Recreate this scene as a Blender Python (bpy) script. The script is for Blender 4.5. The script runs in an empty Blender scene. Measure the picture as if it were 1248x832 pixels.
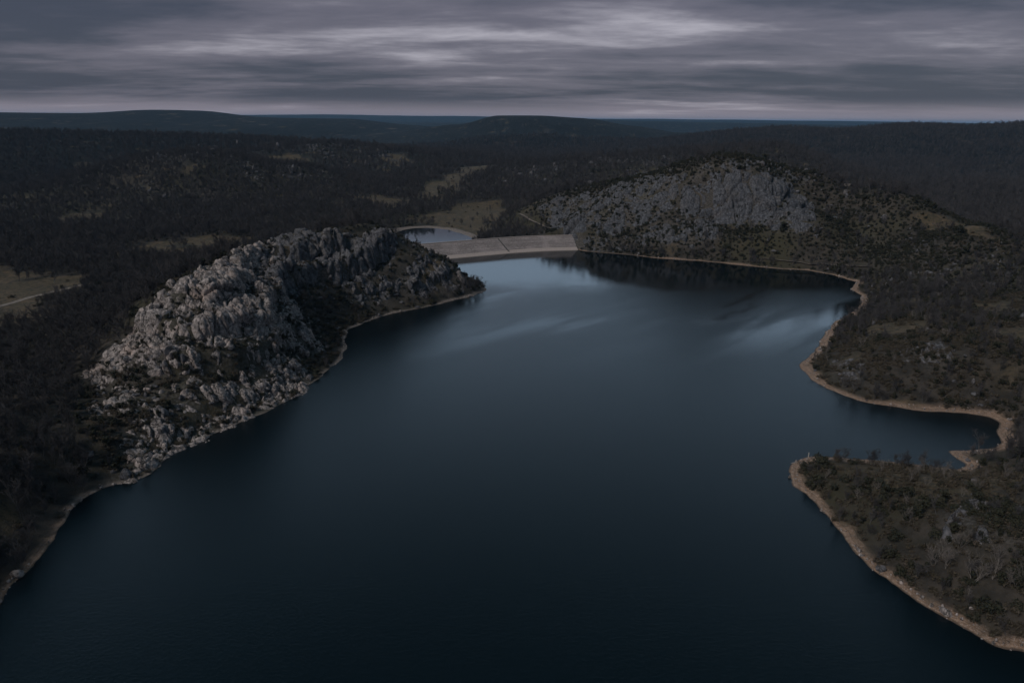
import bpy, math, random
import numpy as np
R = math.radians
rng = np.random.default_rng(7)
random.seed(7)
scene = bpy.context.scene
C = scene.collection

# ------------------------------------------------------------------ noise
def _h(ix, iy, iz, seed):
    n = (ix.astype(np.int64)*374761393 + iy.astype(np.int64)*668265263 + iz.astype(np.int64)*2147483647 + seed*974634777) & 0xffffffff
    n = ((n ^ (n >> 13))*1274126177) & 0xffffffff
    n = ((n ^ (n >> 16))*2246822519) & 0xffffffff
    return ((n ^ (n >> 15)) & 0xffffff)/float(0x1000000)
def vnoise(x, y, seed=0):
    xi = np.floor(x); yi = np.floor(y); fx = x-xi; fy = y-yi
    fx = fx*fx*fx*(fx*(fx*6-15)+10); fy = fy*fy*fy*(fy*(fy*6-15)+10)
    xi = xi.astype(np.int64); yi = yi.astype(np.int64); z = np.zeros_like(xi)
    a = _h(xi, yi, z, seed); b = _h(xi+1, yi, z, seed); c = _h(xi, yi+1, z, seed); d = _h(xi+1, yi+1, z, seed)
    return (a+(b-a)*fx)*(1-fy)+(c+(d-c)*fx)*fy - .5
def fbm(x, y, s, octv=4, seed=0, gain=.5):
    """about -0.5..0.5; s is the longest wavelength in metres"""
    o = 0; a = 1.; t = 0; x = np.asarray(x, float); y = np.asarray(y, float)
    for k in range(octv):
        ca, sa = math.cos(.6*k+.3), math.sin(.6*k+.3)
        o = o + a*vnoise((x*ca-y*sa)/s+17.3*k, (x*sa+y*ca)/s-9.1*k, seed+k); t += a; a *= gain; s *= .5
    return o/t*1.5
def voro(p, seed=0):
    """3D Voronoi: F1, F2, random number of the nearest cell"""
    pi = np.floor(p).astype(np.int64); f = p-pi
    F1 = np.full(len(p), 9.); F2 = np.full(len(p), 9.); cid = np.zeros(len(p)); off = np.zeros((len(p), 3))
    for dx in (-1, 0, 1):
        for dy in (-1, 0, 1):
            for dz in (-1, 0, 1):
                a, b, c = pi[:, 0]+dx, pi[:, 1]+dy, pi[:, 2]+dz
                qx = dx+.1+.8*_h(a, b, c, seed)-f[:, 0]; qy = dy+.1+.8*_h(a, b, c, seed+1)-f[:, 1]; qz = dz+.1+.8*_h(a, b, c, seed+2)-f[:, 2]
                d = np.sqrt(qx*qx+qy*qy+qz*qz); r = _h(a, b, c, seed+3)
                n = d < F1
                F2 = np.where(n, F1, np.minimum(F2, d)); cid = np.where(n, r, cid); F1 = np.where(n, d, F1); off[n, 0] = qx[n]; off[n, 1] = qy[n]; off[n, 2] = qz[n]
    return F1, F2, cid, off
def sst(a, b, x):
    t = np.clip((x-a)/(b-a), 0, 1); return t*t*(3-2*t)

# ------------------------------------------------------------------ camera: a drone 120 m above the lake
CAM_Z = 120.; PITCH = R(17.98); ROLL = R(.42); FPX = 832.
cam_d = bpy.data.cameras.new('camera'); cam = bpy.data.objects.new('camera', cam_d); C.objects.link(cam)
cam_d.sensor_width = 36; cam_d.lens = 24; cam_d.clip_start = 1; cam_d.clip_end = 90000
cp, sp = math.cos(PITCH), math.sin(PITCH)
Fw = np.array([0, cp, -sp]); Rt0 = np.array([1., 0, 0]); Up0 = np.array([0, sp, cp])
Rt = Rt0*math.cos(ROLL)+Up0*math.sin(ROLL); Up = -Rt0*math.sin(ROLL)+Up0*math.cos(ROLL)
from mathutils import Matrix, Vector
m3 = Matrix((Rt, Up, -Fw)).transposed()
cam.matrix_world = Matrix.Translation((0, 0, CAM_Z)) @ m3.to_4x4()
scene.camera = cam
def ray(px, py):
    d = Fw*FPX + Rt*(px-624) + Up*(416-py); return d/math.hypot(d[0], d[1])
def atz(px, py, z=0.):                      # map point on level z
    d = ray(px, py); t = (z-CAM_Z)/d[2]; return (d[0]*t, d[1]*t, z)
def atD(px, py, D):                         # map point at ground distance D
    d = ray(px, py); return (d[0]*D, d[1]*D, CAM_Z+d[2]*D)

# ------------------------------------------------------------------ the lie of the land (survey points)
SHORE = [(-70,805),(0,737),(38,693),(62,662),(85,632),(104,606),(135,592),(160,588),(185,577),(198,566),(205,556),(240,540),(262,529),(300,513),
 (332,499),(362,482),(385,465),(402,450),(418,438),(424,425),(421,412),(428,400),(448,391),(480,382),(520,374),(555,366),(580,360),(594,354),
 (590,347),(572,338),(552,330),(525,325),(510,321),(560,315.5),(620,310),(660,306),(695,304),(730,308),(770,311),(800,315),(850,318),(890,322),(940,327),
 (985,330),(1015,335),(1043,344),(1035,352),(1049,361),(1050,368),(1043,377),(1028,386),(1014,395),(1003,408),(996,422),(984,434),(975,444),
 (977,453),(988,464),(1005,474),(1030,484),(1062,492),(1100,498),(1140,502),(1175,504),(1205,509),(1215,515),(1213,525),(1219,537),(1205,546),
 (1180,548.5),(1147,546.5),(1155,552),(1165,558),(1176,566),(1165,571),(1138,568),(1090,562),(1035,557),(983,556),(963,564),(958,577),(965,593),(991,613),
 (1011,633),(1029,655),(1047,678),(1071,700),(1094,718),(1122,738),(1154,754),(1186,772),(1217,787),(1248,798),(1330,842)]
def resample(P, step):
    P = np.array(P); d = np.concatenate([[0], np.cumsum(np.linalg.norm(np.diff(P, axis=0), axis=1))])
    s = np.linspace(0, d[-1], int(d[-1]/step)+2); Q = np.stack([np.interp(s, d, P[:, k]) for k in range(P.shape[1])], -1)
    for _ in range(6): Q[1:-1] = (Q[:-2]+2*Q[1:-1]+Q[2:])/4
    return Q
DAM_CREST = np.array([atz(x, y, 10.5)[:2] for x, y in [(486,299.5),(500,298.7),(530,296.3),(580,292.4),(620,289.3),(660,287.4),(697,286.6)]])
CL = resample(DAM_CREST, 4.); ZC = 10.5
_t = np.gradient(CL, axis=0); _t /= np.linalg.norm(_t, axis=1)[:, None]; UNDER = (CL+np.stack([_t[:, 1], -_t[:, 0]], -1)*9)[4:-3:6]
_i = SHORE.index((510,321)); _j = SHORE.index((695,304))
LAKE = np.array([atz(*p)[:2] for p in SHORE[:_i]]+[tuple(p) for p in UNDER]+[atz(*p)[:2] for p in SHORE[_j:]] + [(230,90),(300,-260),(-300,-260),(-170,60)])
POND = np.array([atz(x, y, 1.)[:2] for x, y in [(480,284.5),(490,280.5),(505,278.3),(522,277.6),(545,280),(565,285.5),(577,291),(560,299),(520,301),(492,293)]])
def segdist(px, py, poly, closed=True):
    d = np.full(np.shape(px), 1e18); n = len(poly)
    for i in range(n if closed else n-1):
        ax, ay = poly[i][0], poly[i][1]; bx, by = poly[(i+1) % n][0], poly[(i+1) % n][1]
        vx, vy = bx-ax, by-ay; L = vx*vx+vy*vy+1e-9
        t = np.clip(((px-ax)*vx+(py-ay)*vy)/L, 0, 1)
        d = np.minimum(d, (px-ax-t*vx)**2+(py-ay-t*vy)**2)
    return np.sqrt(d)
def inside(px, py, poly):
    c = np.zeros(np.shape(px), bool); n = len(poly)
    for i in range(n):
        ax, ay = poly[i][0], poly[i][1]; bx, by = poly[(i+1) % n][0], poly[(i+1) % n][1]
        if ay == by: continue
        c ^= ((ay > py) != (by > py)) & (px < (bx-ax)*(py-ay)/(by-ay)+ax)
    return c
def sdist(px, py, poly):                    # positive outside
    return np.where(inside(px, py, poly), -1, 1)*segdist(px, py, poly)

CTRL = [atz(*p) for p in SHORE if not (500 < p[0] < 690 and p[1] < 322)]
Z = [(0,640,8),(-80,700,8),(0,600,12),(50,580,9),(90,570,6),(0,520,16),(60,500,14),(100,520,10),(-100,560,18),(0,450,17),(80,450,16),(110,430,17),(-150,450,20),
 (0,400,14),(60,390,13),(120,385,14),(0,350,12),(60,340,12),(150,350,13),(-150,380,14),(160,320,12),(230,297,12),(0,310,12),(-150,320,13),(280,290,13),(0,280,13),
 (100,265,14),(200,270,13),(320,270,14),(400,262,13),(-200,265,14),
 (135,455,14),(120,490,11),(125,540,7),(150,475,17),(165,445,22),(190,540,5),(200,510,9),(215,480,12),(220,455,17),(230,430,22),(235,405,31),(225,385,37),(215,365,37),
 (240,345,42),(270,332,44.5),(150,560,5),(150,520,9),(175,425,25),(180,400,31),(190,375,37),(200,355,41),
 (310,480,7),(300,450,13),(310,420,20),(300,395,29),(290,370,37),(285,350,40),(320,460,10),(330,430,14),(340,400,19),(325,370,31),(310,345,43),(295,330,45),
 (375,440,7),(370,410,12),(380,385,14),(400,420,5),(400,395,9),(410,375,12),(350,370,19),
 (290,314,48),(310,306,48),(340,299,48),(380,292,48),(420,285,48),(445,279,47),(465,285,44),(480,292,38),
 (350,345,23),(390,345,20),(430,345,18),(465,335,20),(480,320,26),(430,380,7),(460,370,9),(440,362,13),(500,360,9),(500,340,18),(520,325,22),(545,325,20),(510,310,28),
 (550,345,11),(570,345,9),(560,328,15),(575,335,9),(585,350,3),
 (600,270,3),(560,265,3),(640,255,5),(520,265,4),(650,275,7),(470,280,4),(450,265,8),(520,245,7),(430,240,10),(600,240,8),(700,283,12),(690,270,14),
 (740,300,5),(800,305,6),(860,305,8),(900,310,8),(950,312,8),(1000,318,8),(1050,325,8),(700,272,22),(740,285,13),(720,252,33),(760,265,27),(800,285,16),(830,285,17),
 (860,285,17),(900,287,17),(950,287,18),(995,282,19),
 (1150,300,22),(1100,300,20),(1050,290,22),(1248,290,24),(1248,330,20),(1150,340,14),(1080,345,8),(1100,370,9),(1150,380,13),(1248,370,20),(1070,390,5),(1400,330,26),(1400,420,28),
 (1100,440,13),(1050,440,9),(1150,430,17),(1200,420,19),(1248,430,20),(1030,420,6),(1060,400,9),(1100,390,12),(1100,475,5),(1160,480,6),(1200,460,13),(1248,480,14),(1240,520,6),
 (1248,560,6),(1218,552,2),(1190,557,.8),(1000,580,2.5),(1050,580,5),(1100,590,7),(1150,590,8),(1200,585,8),(1248,580,8),(1050,620,6),(1100,630,9),(1150,640,12),(1200,640,14),
 (1248,640,15),(1330,640,17),(1100,680,6),(1150,690,10),(1200,700,12),(1248,700,14),(1330,720,16),(1200,750,6),(1248,765,6),(1330,790,8),(1130,715,4),(1450,600,22)]
CTRL += [atz(*p) for p in Z]
Dp = [(660,249,775),(700,236,790),(740,226,790),(800,213,795),(860,202,800),(910,195,790),(960,206,770),(1000,218,750),(1050,231,730),(1100,246,700),(1150,261,670),(1190,273,640),
 (840,229,700),(880,222,702),(930,220,702),(970,235,690),(990,257,672),(840,268,664),(880,275,662),(930,278,660),(980,277,658),(780,240,715),(740,245,715)]
dome_crest = [atD(*p) for p in Dp[:12]]
CTRL += [atD(*p) for p in Dp]
CTRL += [(p[0]+20, p[1]+170, 30.) for p in dome_crest] + [(p[0]+30, p[1]+330, 24.) for p in dome_crest[::2]]
for p in [(310,308,48),(340,300,48),(380,292,48),(420,285,48),(445,279,47),(470,287,42)]:
    x, y, z = atz(*p); CTRL += [(x-14, y+26, 45.), (x-36, y+66, 17.)]
for p in [(215,365,41),(240,345,47),(270,332,50)]:
    x, y, z = atz(*p); CTRL += [(x-16, y+14, 46.), (x-58, y+46, 16.)]
CTRL += [(-700,250,22),(-700,500,20),(-700,900,18),(-300,1000,17),(0,1000,16),(250,1050,20),(600,1000,26),(900,800,30),(900,400,34),(600,200,26),(-300,100,18),(-400,0,20),(400,0,16),(500,100,22)]
CTRL = np.array(CTRL)
S = 22.
def kern(x, y, P): return np.sqrt((x[:, None]-P[None, :, 0])**2+(y[:, None]-P[None, :, 1])**2+S*S)
n = len(CTRL); A = np.zeros((n+1, n+1)); A[:n, :n] = kern(CTRL[:, 0], CTRL[:, 1], CTRL)-np.eye(n)*3.5; A[:n, n] = 1; A[n, :n] = 1
W = np.linalg.solve(A, np.append(CTRL[:, 2], 0))

RIDGES = [  # (width, [(px, py, distance)])
 (300,[(-300,163,1900),(0,164,1900),(150,166,1900),(300,171,1850),(420,179,1800),(500,187,1750)]),
 (170,[(110,226,1080),(200,195,1150),(250,188,1200),(330,204,1150),(390,226,1080)]),
 (200,[(330,185,1500),(400,178,1550),(470,188,1500),(520,205,1400)]),
 (760,[(-500,141,4600),(-200,139,4600),(0,138,4500),(100,138.5,4500),(185,134,4500),(240,134.5,4500),(285,142,4400),(350,144.5,4400),(420,145,4300),(490,153,4200),(545,161,4100)]),
 (430,[(470,174,3000),(510,165,3100),(560,152.5,3200),(605,141.2,3200),(660,141.6,3200),(715,144.5,3200),(760,154,3150),(830,166,3050),(880,178,2900)]),
 (480,[(780,176,2700),(850,166,2800),(900,160,2800),(960,157,2800),(1020,161,2800),(1110,154,2800),(1180,157,2800),(1260,152.5,2800),(1450,153,2800)]),
 (1200,[(560,150,7800),(640,147,7500),(700,146,7500),(800,148,7500),(900,151,7500),(1000,152.5,7500),(1060,155,7300)]),
 (1500,[(420,147,9500),(480,148,9500),(540,149,9500),(600,150,9500)]),
 (2600,[(-400,139,14500),(-200,139,14500),(300,141,14000),(420,140.5,14000),(560,141.5,14000),(700,144.5,14000),(900,145.5,14000),(1100,149,14000),(1400,151.5,14000),(1700,153,14000)]),
 (220,[(600,214,1250),(650,204,1300),(740,195,1320),(830,187,1350),(930,180,1400)]),
]
RIDGES = [(w, np.array([atD(*p) for p in pts])) for w, pts in RIDGES]
def far_height(x, y):
    D = np.hypot(x, y)
    base = 14+np.clip(D-900, 0, 3000)*.002 + fbm(x, y, 420, 4, 51)*np.clip((D-700)/40, 0, 20)
    acc = np.clip(base, 2, None)**4
    for w, P in RIDGES:
        T = .16*w; se = np.zeros(x.shape); hw = np.zeros(x.shape); hz = np.zeros(x.shape)
        for (ax, ay, az), (bx, by, bz) in zip(P[:-1], P[1:]):
            vx, vy = bx-ax, by-ay; L = vx*vx+vy*vy
            t = np.clip(((x-ax)*vx+(y-ay)*vy)/L, 0, 1); d = np.hypot(x-ax-t*vx, y-ay-t*vy)
            e = np.exp(-np.minimum(d, 6*w)/T)+1e-18; se += e; k = 1/(d*d+.04*w*w)**2; hw += k; hz += k*(az+(bz-az)*t)
        best = np.clip(-T*np.log(se), 0, None); hz = hz/hw*(1+(.22 if w > 1000 else .05)*fbm(x, y, w*1.1, 4, 78))
        wv = 1+.5*fbm(x, y, w*.9, 3, 77)
        acc += (np.clip(hz, 0, None)*np.exp(-(best/(w*wv))**2)*(1+.10*fbm(x, y, w*.35, 4, 5)*np.clip(best/w, 0, 1)))**4
    return acc**.25
# coarse survey raster, then bilinear
GX = np.arange(-760., 960., 4.); GY = np.arange(-300., 1160., 4.)
gx, gy = np.meshgrid(GX, GY)
gz = np.concatenate([kern(a, b, CTRL)@W[:n]+W[n] for a, b in zip(np.array_split(gx.ravel(), 60), np.array_split(gy.ravel(), 60))]).reshape(gx.shape)
LX = np.arange(-480., 560., 2.); LY = np.arange(-290., 800., 2.)
lx, ly = np.meshgrid(LX, LY); ld = sdist(lx, ly, LAKE)
def bil(GXa, GYa, A, x, y):
    sx = GXa[1]-GXa[0]; u = np.clip((x-GXa[0])/sx, 0, len(GXa)-1.001); v = np.clip((y-GYa[0])/sx, 0, len(GYa)-1.001)
    i = u.astype(int); j = v.astype(int); fu = u-i; fv = v-j
    return (A[j, i]*(1-fu)+A[j, i+1]*fu)*(1-fv)+(A[j+1, i]*(1-fu)+A[j+1, i+1]*fu)*fv
def shore_d(x, y):
    d = bil(LX, LY, ld, x, y)
    out = (x < LX[0]) | (x > LX[-1]) | (y > LY[-1]); d = np.where(out, 200., d)
    return d + fbm(x, y, 9, 4, 11)*2.4
TOE = float(np.mean([segdist(np.array([p[0]]), np.array([p[1]]), CL, False)[0] for p in [atz(620, 310), atz(660, 306), atz(685, 304.3)]]))
def dam_cap(x, y, z):
    b = (x > -180) & (x < 110) & (y > 560) & (y < 720)
    if not b.any(): return z
    xb, yb = x[b], y[b]; best = np.full(xb.shape, 1e9); off = np.full(xb.shape, 99.); ov = np.zeros(xb.shape); nseg = len(CL)-1
    for q, ((ax, ay), (bx, by)) in enumerate(zip(CL[:-1], CL[1:])):
        vx, vy = bx-ax, by-ay; L = math.hypot(vx, vy); t = ((xb-ax)*vx+(yb-ay)*vy)/L/L; k = ((t > -.02) | (q == 0)) & ((t < 1.02) | (q == nseg-1)); over = np.clip((t-1)*L, 0, None)*(q == nseg-1)+np.clip(-t*L, 0, None)*(q == 0)
        o = ((xb-ax)*vy-(yb-ay)*vx)/L; m = k & (np.abs(o) < best); best = np.where(m, np.abs(o), best); off = np.where(m, o, off); ov = np.where(m, over, ov)
    cap = np.interp(off, [-31, -28, -3, 3, TOE-4, TOE+6], [60, -1, ZC-.8, ZC-.8, -.6, -3]); cap = np.where(off > TOE+6, 99, cap)+ov*1.1
    z[b] = np.minimum(z[b], cap); return z
TERR = []                                    # (polygon, strength): ledges inside the crags, filled below
def H(x, y):
    x = np.asarray(x, float); y = np.asarray(y, float)
    D = np.hypot(x, y); k = sst(820, 1120, D)
    z = np.clip(bil(GX, GY, gz, x, y), 1.2, None)
    z = z + fbm(x, y, 70, 4, 3)*2.6*sst(10, 60, z*3)
    far = np.zeros_like(z); f = k > 0
    if f.any(): far[f] = far_height(x[f], y[f])
    z = z*(1-k)+far*k
    for poly, per, amt in TERR:
        b = (x > poly[:, 0].min()-20) & (x < poly[:, 0].max()+20) & (y > poly[:, 1].min()-20) & (y < poly[:, 1].max()+20)
        if not b.any(): continue
        xb, yb, zb = x[b], y[b], z[b]
        m = sst(10, -8, sdist(xb, yb, poly))
        ph = zb/per + fbm(xb, yb, 45, 3, 23)*1.3
        fr = ph-np.floor(ph); st = sst(.38, .72, fr)
        z[b] = zb + (st-fr)*per*amt*m
    d = shore_d(x, y)
    land = z*sst(-2, 26, d) + .13*np.clip(d, 0, 9) - .1
    z = np.where(d > 0, land, -.1+.35*np.clip(d, -9, 0))
    near = (x > -200) & (x < 40) & (y > 600) & (y < 900) & (d > 0)
    if near.any():
        dp = sdist(x[near], y[near], POND)+fbm(x[near], y[near], 12, 3, 31)*2
        zz = z[near]; zz = np.where(dp > 0, 1.0+.1*np.clip(dp, 0, 8)+(np.clip(zz, 1.2, None)-1.0)*sst(4, 40, dp), 1.0+.3*np.clip(dp, -5, 0)); z[near] = zz
    return dam_cap(x, y, z)
def unproj(pts):                             # photo outline -> map outline, marched onto the land
    out = []
    T = np.concatenate([np.linspace(120, 1000, 900), np.linspace(1000, 20000, 1200)])
    for px, py in pts:
        d = ray(px, py); x = d[0]*T; y = d[1]*T
        hit = np.nonzero(H(x, y) > CAM_Z+d[2]*T)[0]; i = hit[0] if len(hit) else -1
        out.append((x[i], y[i]))
    return np.array(out)

# ------------------------------------------------------------------ outlines read off the photograph
ROCKS = {
 'top':   [(160,402),(190,368),(222,345),(262,322),(300,318),(326,345),(342,385),(347,415),(320,412),(300,398),(270,425),(232,422),(222,405),(205,402)],
 'columns':[(138,418),(185,386),(215,395),(235,420),(240,447),(205,457),(170,452),(120,467),(103,457)],
 'slab':  [(108,492),(130,468),(170,460),(207,475),(200,497),(160,507),(120,502)],
 'spur':  [(292,432),(300,402),(343,404),(357,430),(384,456),(373,478),(335,500),(300,515),(268,505),(280,470)],
 'shore': [(132,590),(150,530),(190,503),(225,520),(255,505),(285,490),(305,516),(255,539),(207,566),(165,596)],
 'cliff': [(285,325),(310,305),(340,298),(380,290),(420,283),(450,279),(475,287),(490,300),(470,325),(440,335),(400,346),(370,354),(335,356),(325,340),(310,335)],
 'knob':  [(492,322),(515,308),(535,318),(557,330),(577,347),(540,360),(500,364),(462,357),(478,340)],
 'lower': [(205,450),(240,445),(292,430),(284,470),(270,506),(225,522),(193,506),(207,478)],
 'saddle': [(256,325),(285,309),(325,300),(342,326),(332,348),(300,324)],
 'rib': [(326,343),(346,350),(374,385),(398,425),(380,457),(357,430),(345,405),(342,385)],
 'flank': [(418,350),(455,336),(482,350),(474,368),(440,375),(422,364)],
 'dome':  [(828,266),(838,230),(860,220),(895,212),(930,213),(965,227),(987,250),(994,274),(970,282),(940,284),(915,272),(890,274),(850,272)],
 'ridge': [(785,230),(830,210),(870,198),(910,194),(950,203),(990,221),(960,226),(920,213),(880,212),(840,227),(810,238)],
 'bluff': [(655,253),(700,237),(760,223),(822,214),(832,235),(820,262),(790,268),(740,286),(700,292),(668,272)],
 'lumps': [(760,290),(790,274),(840,272),(882,280),(872,293),(830,298),(790,298)],
 'toe':   [(686,303),(700,288),(745,291),(775,304),(740,308)],
 'hump':  [(1102,436),(1128,414),(1163,424),(1168,442),(1135,448)],
 'ledge': [(1005,442),(1032,436),(1055,465),(1030,472)],
 'scarp': [(1160,618),(1190,603),(1220,640),(1246,668),(1200,662),(1160,652)],
}
ROCKY = [unproj(v) for v in ([(135,208),(190,186),(240,183),(330,200),(400,219),(395,236),(300,227),(200,216)], [(130,222),(230,226),(330,240),(360,252),(300,256),(180,246)],
 [(600,212),(660,203),(740,194),(830,187),(840,196),(740,212),(660,228),(610,232)], [(330,182),(420,176),(500,190),(480,206),(400,203)], [(1180,300),(1250,290),(1262,345),(1190,352),(1150,330)], [(1090,260),(1180,285),(1150,320),(1040,310)])]
ROCKS = {k: unproj(v) for k, v in ROCKS.items()}
FIELDS = [[(-30,330),(40,329),(98,343),(106,350),(60,374),(0,405),(-40,405)],[(150,302),(200,291),(260,285),(300,290),(290,304),(240,311),(190,317),(130,311)],
 [(55,263),(130,258),(136,268),(70,272)],[(500,266),(540,258),(560,248),(605,244),(622,255),(616,274),(590,287),(555,281),(520,273)],
 [(425,240),(470,238),(500,245),(480,253),(440,249)],[(510,236),(545,215),(590,201),(602,206),(565,222),(530,246)],[(333,191),(375,188),(372,200),(340,199)],
 [(985,558),(1100,565),(1200,571),(1240,590),(1150,602),(1050,598),(1000,590)],[(1195,370),(1240,364),(1250,376),(1208,381)],[(1060,397),(1120,391),(1130,400),(1070,406)],
 [(1125,264),(1180,275),(1192,291),(1150,281)],[(455,196),(480,188),(500,196),(480,203)],[(1090,505),(1130,508),(1130,500),(1095,492)]]
FIELDS = [unproj(v) for v in FIELDS]
TERR += [(unproj([(100,470),(150,400),(190,365),(222,343),(265,320),(302,316),(335,345),(348,390),(352,420),(380,455),(340,500),(255,535),(150,590),(112,520)]), 10., .75),
         (ROCKS['cliff'], 17., 1.0), (ROCKS['knob'], 9., .8), (ROCKS['dome'], 26., .30)]
def polymask(x, y, poly, soft):
    m = np.zeros(x.shape); b = (x > poly[:, 0].min()-soft*2) & (x < poly[:, 0].max()+soft*2) & (y > poly[:, 1].min()-soft*2) & (y < poly[:, 1].max()+soft*2)
    if b.any(): m[b] = sst(soft, -soft, sdist(x[b], y[b], poly))
    return m
def cover(x, y):
    """0..1 for rock, meadow, beach at a map point"""
    rock = np.zeros(x.shape); wob = fbm(x, y, 24, 3, 91)
    for p in ROCKS.values(): rock = np.maximum(rock, polymask(x, y, p, 6))
    grass = np.zeros(x.shape)
    for p in FIELDS:
        D = np.hypot(*p.mean(0)); grass = np.maximum(grass, sst(.25, .75, polymask(x, y, p, 6+D*.016)+wob*1.2))
    D = np.hypot(x, y); far = sst(850, 1050, D); cl = fbm(x, y, 330, 4, 71); grass = np.maximum(grass, .85*far*sst(.29, .38, cl)*sst(2500, 1900, D)*sst(-.02, .10, fbm(x, y, 90, 3, 73)))
    d = shore_d(x, y); w = 1.4+2.3*sst(60, 160, x)*sst(620, 420, y)+1.0*sst(0, 60, x)+3.2*fbm(x, y, 34, 4, 61)+2.0*fbm(x, y, 8, 3, 62)
    dp = np.where((x > -220) & (x < 60) & (y > 600) & (y < 900), sdist(x, y, POND), 99.)
    beach = np.maximum(sst(w+2.0, w-1.0, d), sst(11, 7, dp+3*wob))
    return rock, grass, beach

# ------------------------------------------------------------------ mesh helpers
def mesh_np(name, verts, quads=None, tris=None, smooth=True):
    me = bpy.data.meshes.new(name); verts = np.asarray(verts, np.float32)
    me.vertices.add(len(verts)); me.vertices.foreach_set('co', verts.ravel())
    idx = []; tot = []
    for f, k in ((quads, 4), (tris, 3)):
        if f is not None and len(f): idx.append(np.asarray(f, np.int32).ravel()); tot.append(np.full(len(f), k, np.int32))
    idx = np.concatenate(idx); tot = np.concatenate(tot)
    me.loops.add(len(idx)); me.loops.foreach_set('vertex_index', idx)
    me.polygons.add(len(tot)); me.polygons.foreach_set('loop_start', np.concatenate([[0], np.cumsum(tot)[:-1]]).astype(np.int32))
    me.update(calc_edges=True); me.validate()
    me.polygons.foreach_set('use_smooth', np.full(len(me.polygons), smooth))
    return me
def obj(name, me, mat=None, parent=None):
    o = bpy.data.objects.new(name, me); C.objects.link(o)
    if mat and not me.materials: me.materials.append(mat)
    if parent: o.parent = parent
    return o
def tag(o, label, cat, group=None, kind=None):
    if kind: o['kind'] = kind
    if label: o['label'] = label
    if cat: o['category'] = cat
    if group: o['group'] = group
    return o
def attr(me, name, arr, typ='FLOAT'):
    a = me.attributes.new(name, typ, 'POINT')
    a.data.foreach_set({'FLOAT': 'value', 'INT': 'value', 'FLOAT_COLOR': 'color', 'FLOAT_VECTOR': 'vector'}[typ], np.asarray(arr, np.int32 if typ == 'INT' else np.float32).ravel())

# ------------------------------------------------------------------ materials
class NT:
    def __init__(s, name):
        s.m = bpy.data.materials.new(name); s.m.use_nodes = True; s.t = s.m.node_tree; s.t.nodes.clear()
        s.out = s.t.nodes.new('ShaderNodeOutputMaterial'); s.b = s.t.nodes.new('ShaderNodeBsdfPrincipled'); s.t.links.new(s.b.outputs[0], s.out.inputs[0])
        s.b.inputs['Roughness'].default_value = .9; s.b.inputs['Specular IOR Level'].default_value = .25
        s.geo = s.t.nodes.new('ShaderNodeNewGeometry').outputs['Position']
    def n(s, t, **k):
        nd = s.t.nodes.new(t)
        for a, v in k.items(): setattr(nd, a, v)
        return nd
    def put(s, sock, v):
        if hasattr(v, 'is_linked') or hasattr(v, 'links'): s.t.links.new(v, sock)
        elif isinstance(v, (tuple, list)) and len(v) == 3 and sock.type == 'RGBA': sock.default_value = (*v, 1)
        else: sock.default_value = v
    def noise(s, scale, detail=5, rough=.6, vec=None, dist=0., dim='3D'):
        nd = s.n('ShaderNodeTexNoise'); nd.inputs['Scale'].default_value = scale; nd.inputs['Detail'].default_value = detail; nd.inputs['Roughness'].default_value = rough; nd.inputs['Distortion'].default_value = dist
        s.t.links.new(vec if vec is not None else s.geo, nd.inputs['Vector']); return nd.outputs['Fac']
    def vscale(s, v, vec=None):
        nd = s.n('ShaderNodeVectorMath', operation='MULTIPLY'); s.t.links.new(vec if vec is not None else s.geo, nd.inputs[0]); nd.inputs[1].default_value = v; return nd.outputs[0]
    def math(s, op, a, b=0., c=0.):
        nd = s.n('ShaderNodeMath', operation=op); s.put(nd.inputs[0], a); s.put(nd.inputs[1], b); s.put(nd.inputs[2], c); return nd.outputs[0]
    def ramp(s, v, lo, hi, a=0., b=1.):
        nd = s.n('ShaderNodeMapRange', interpolation_type='SMOOTHSTEP'); s.put(nd.inputs[0], v); nd.inputs[1].default_value = lo; nd.inputs[2].default_value = hi; nd.inputs[3].default_value = a; nd.inputs[4].default_value = b; return nd.outputs[0]
    def mix(s, f, a, b):
        nd = s.n('ShaderNodeMix', data_type='RGBA'); s.put(nd.inputs[0], f); s.put(nd.inputs[6], a); s.put(nd.inputs[7], b); return nd.outputs[2]
    def bump(s, h, strength, dist):
        nd = s.n('ShaderNodeBump'); nd.inputs['Strength'].default_value = strength; nd.inputs['Distance'].default_value = dist; s.put(nd.inputs['Height'], h); s.t.links.new(nd.outputs[0], s.b.inputs['Normal'])
    def rand(s): return s.n('ShaderNodeObjectInfo').outputs['Random']
    def base(s, c): s.put(s.b.inputs['Base Color'], c)

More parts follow.
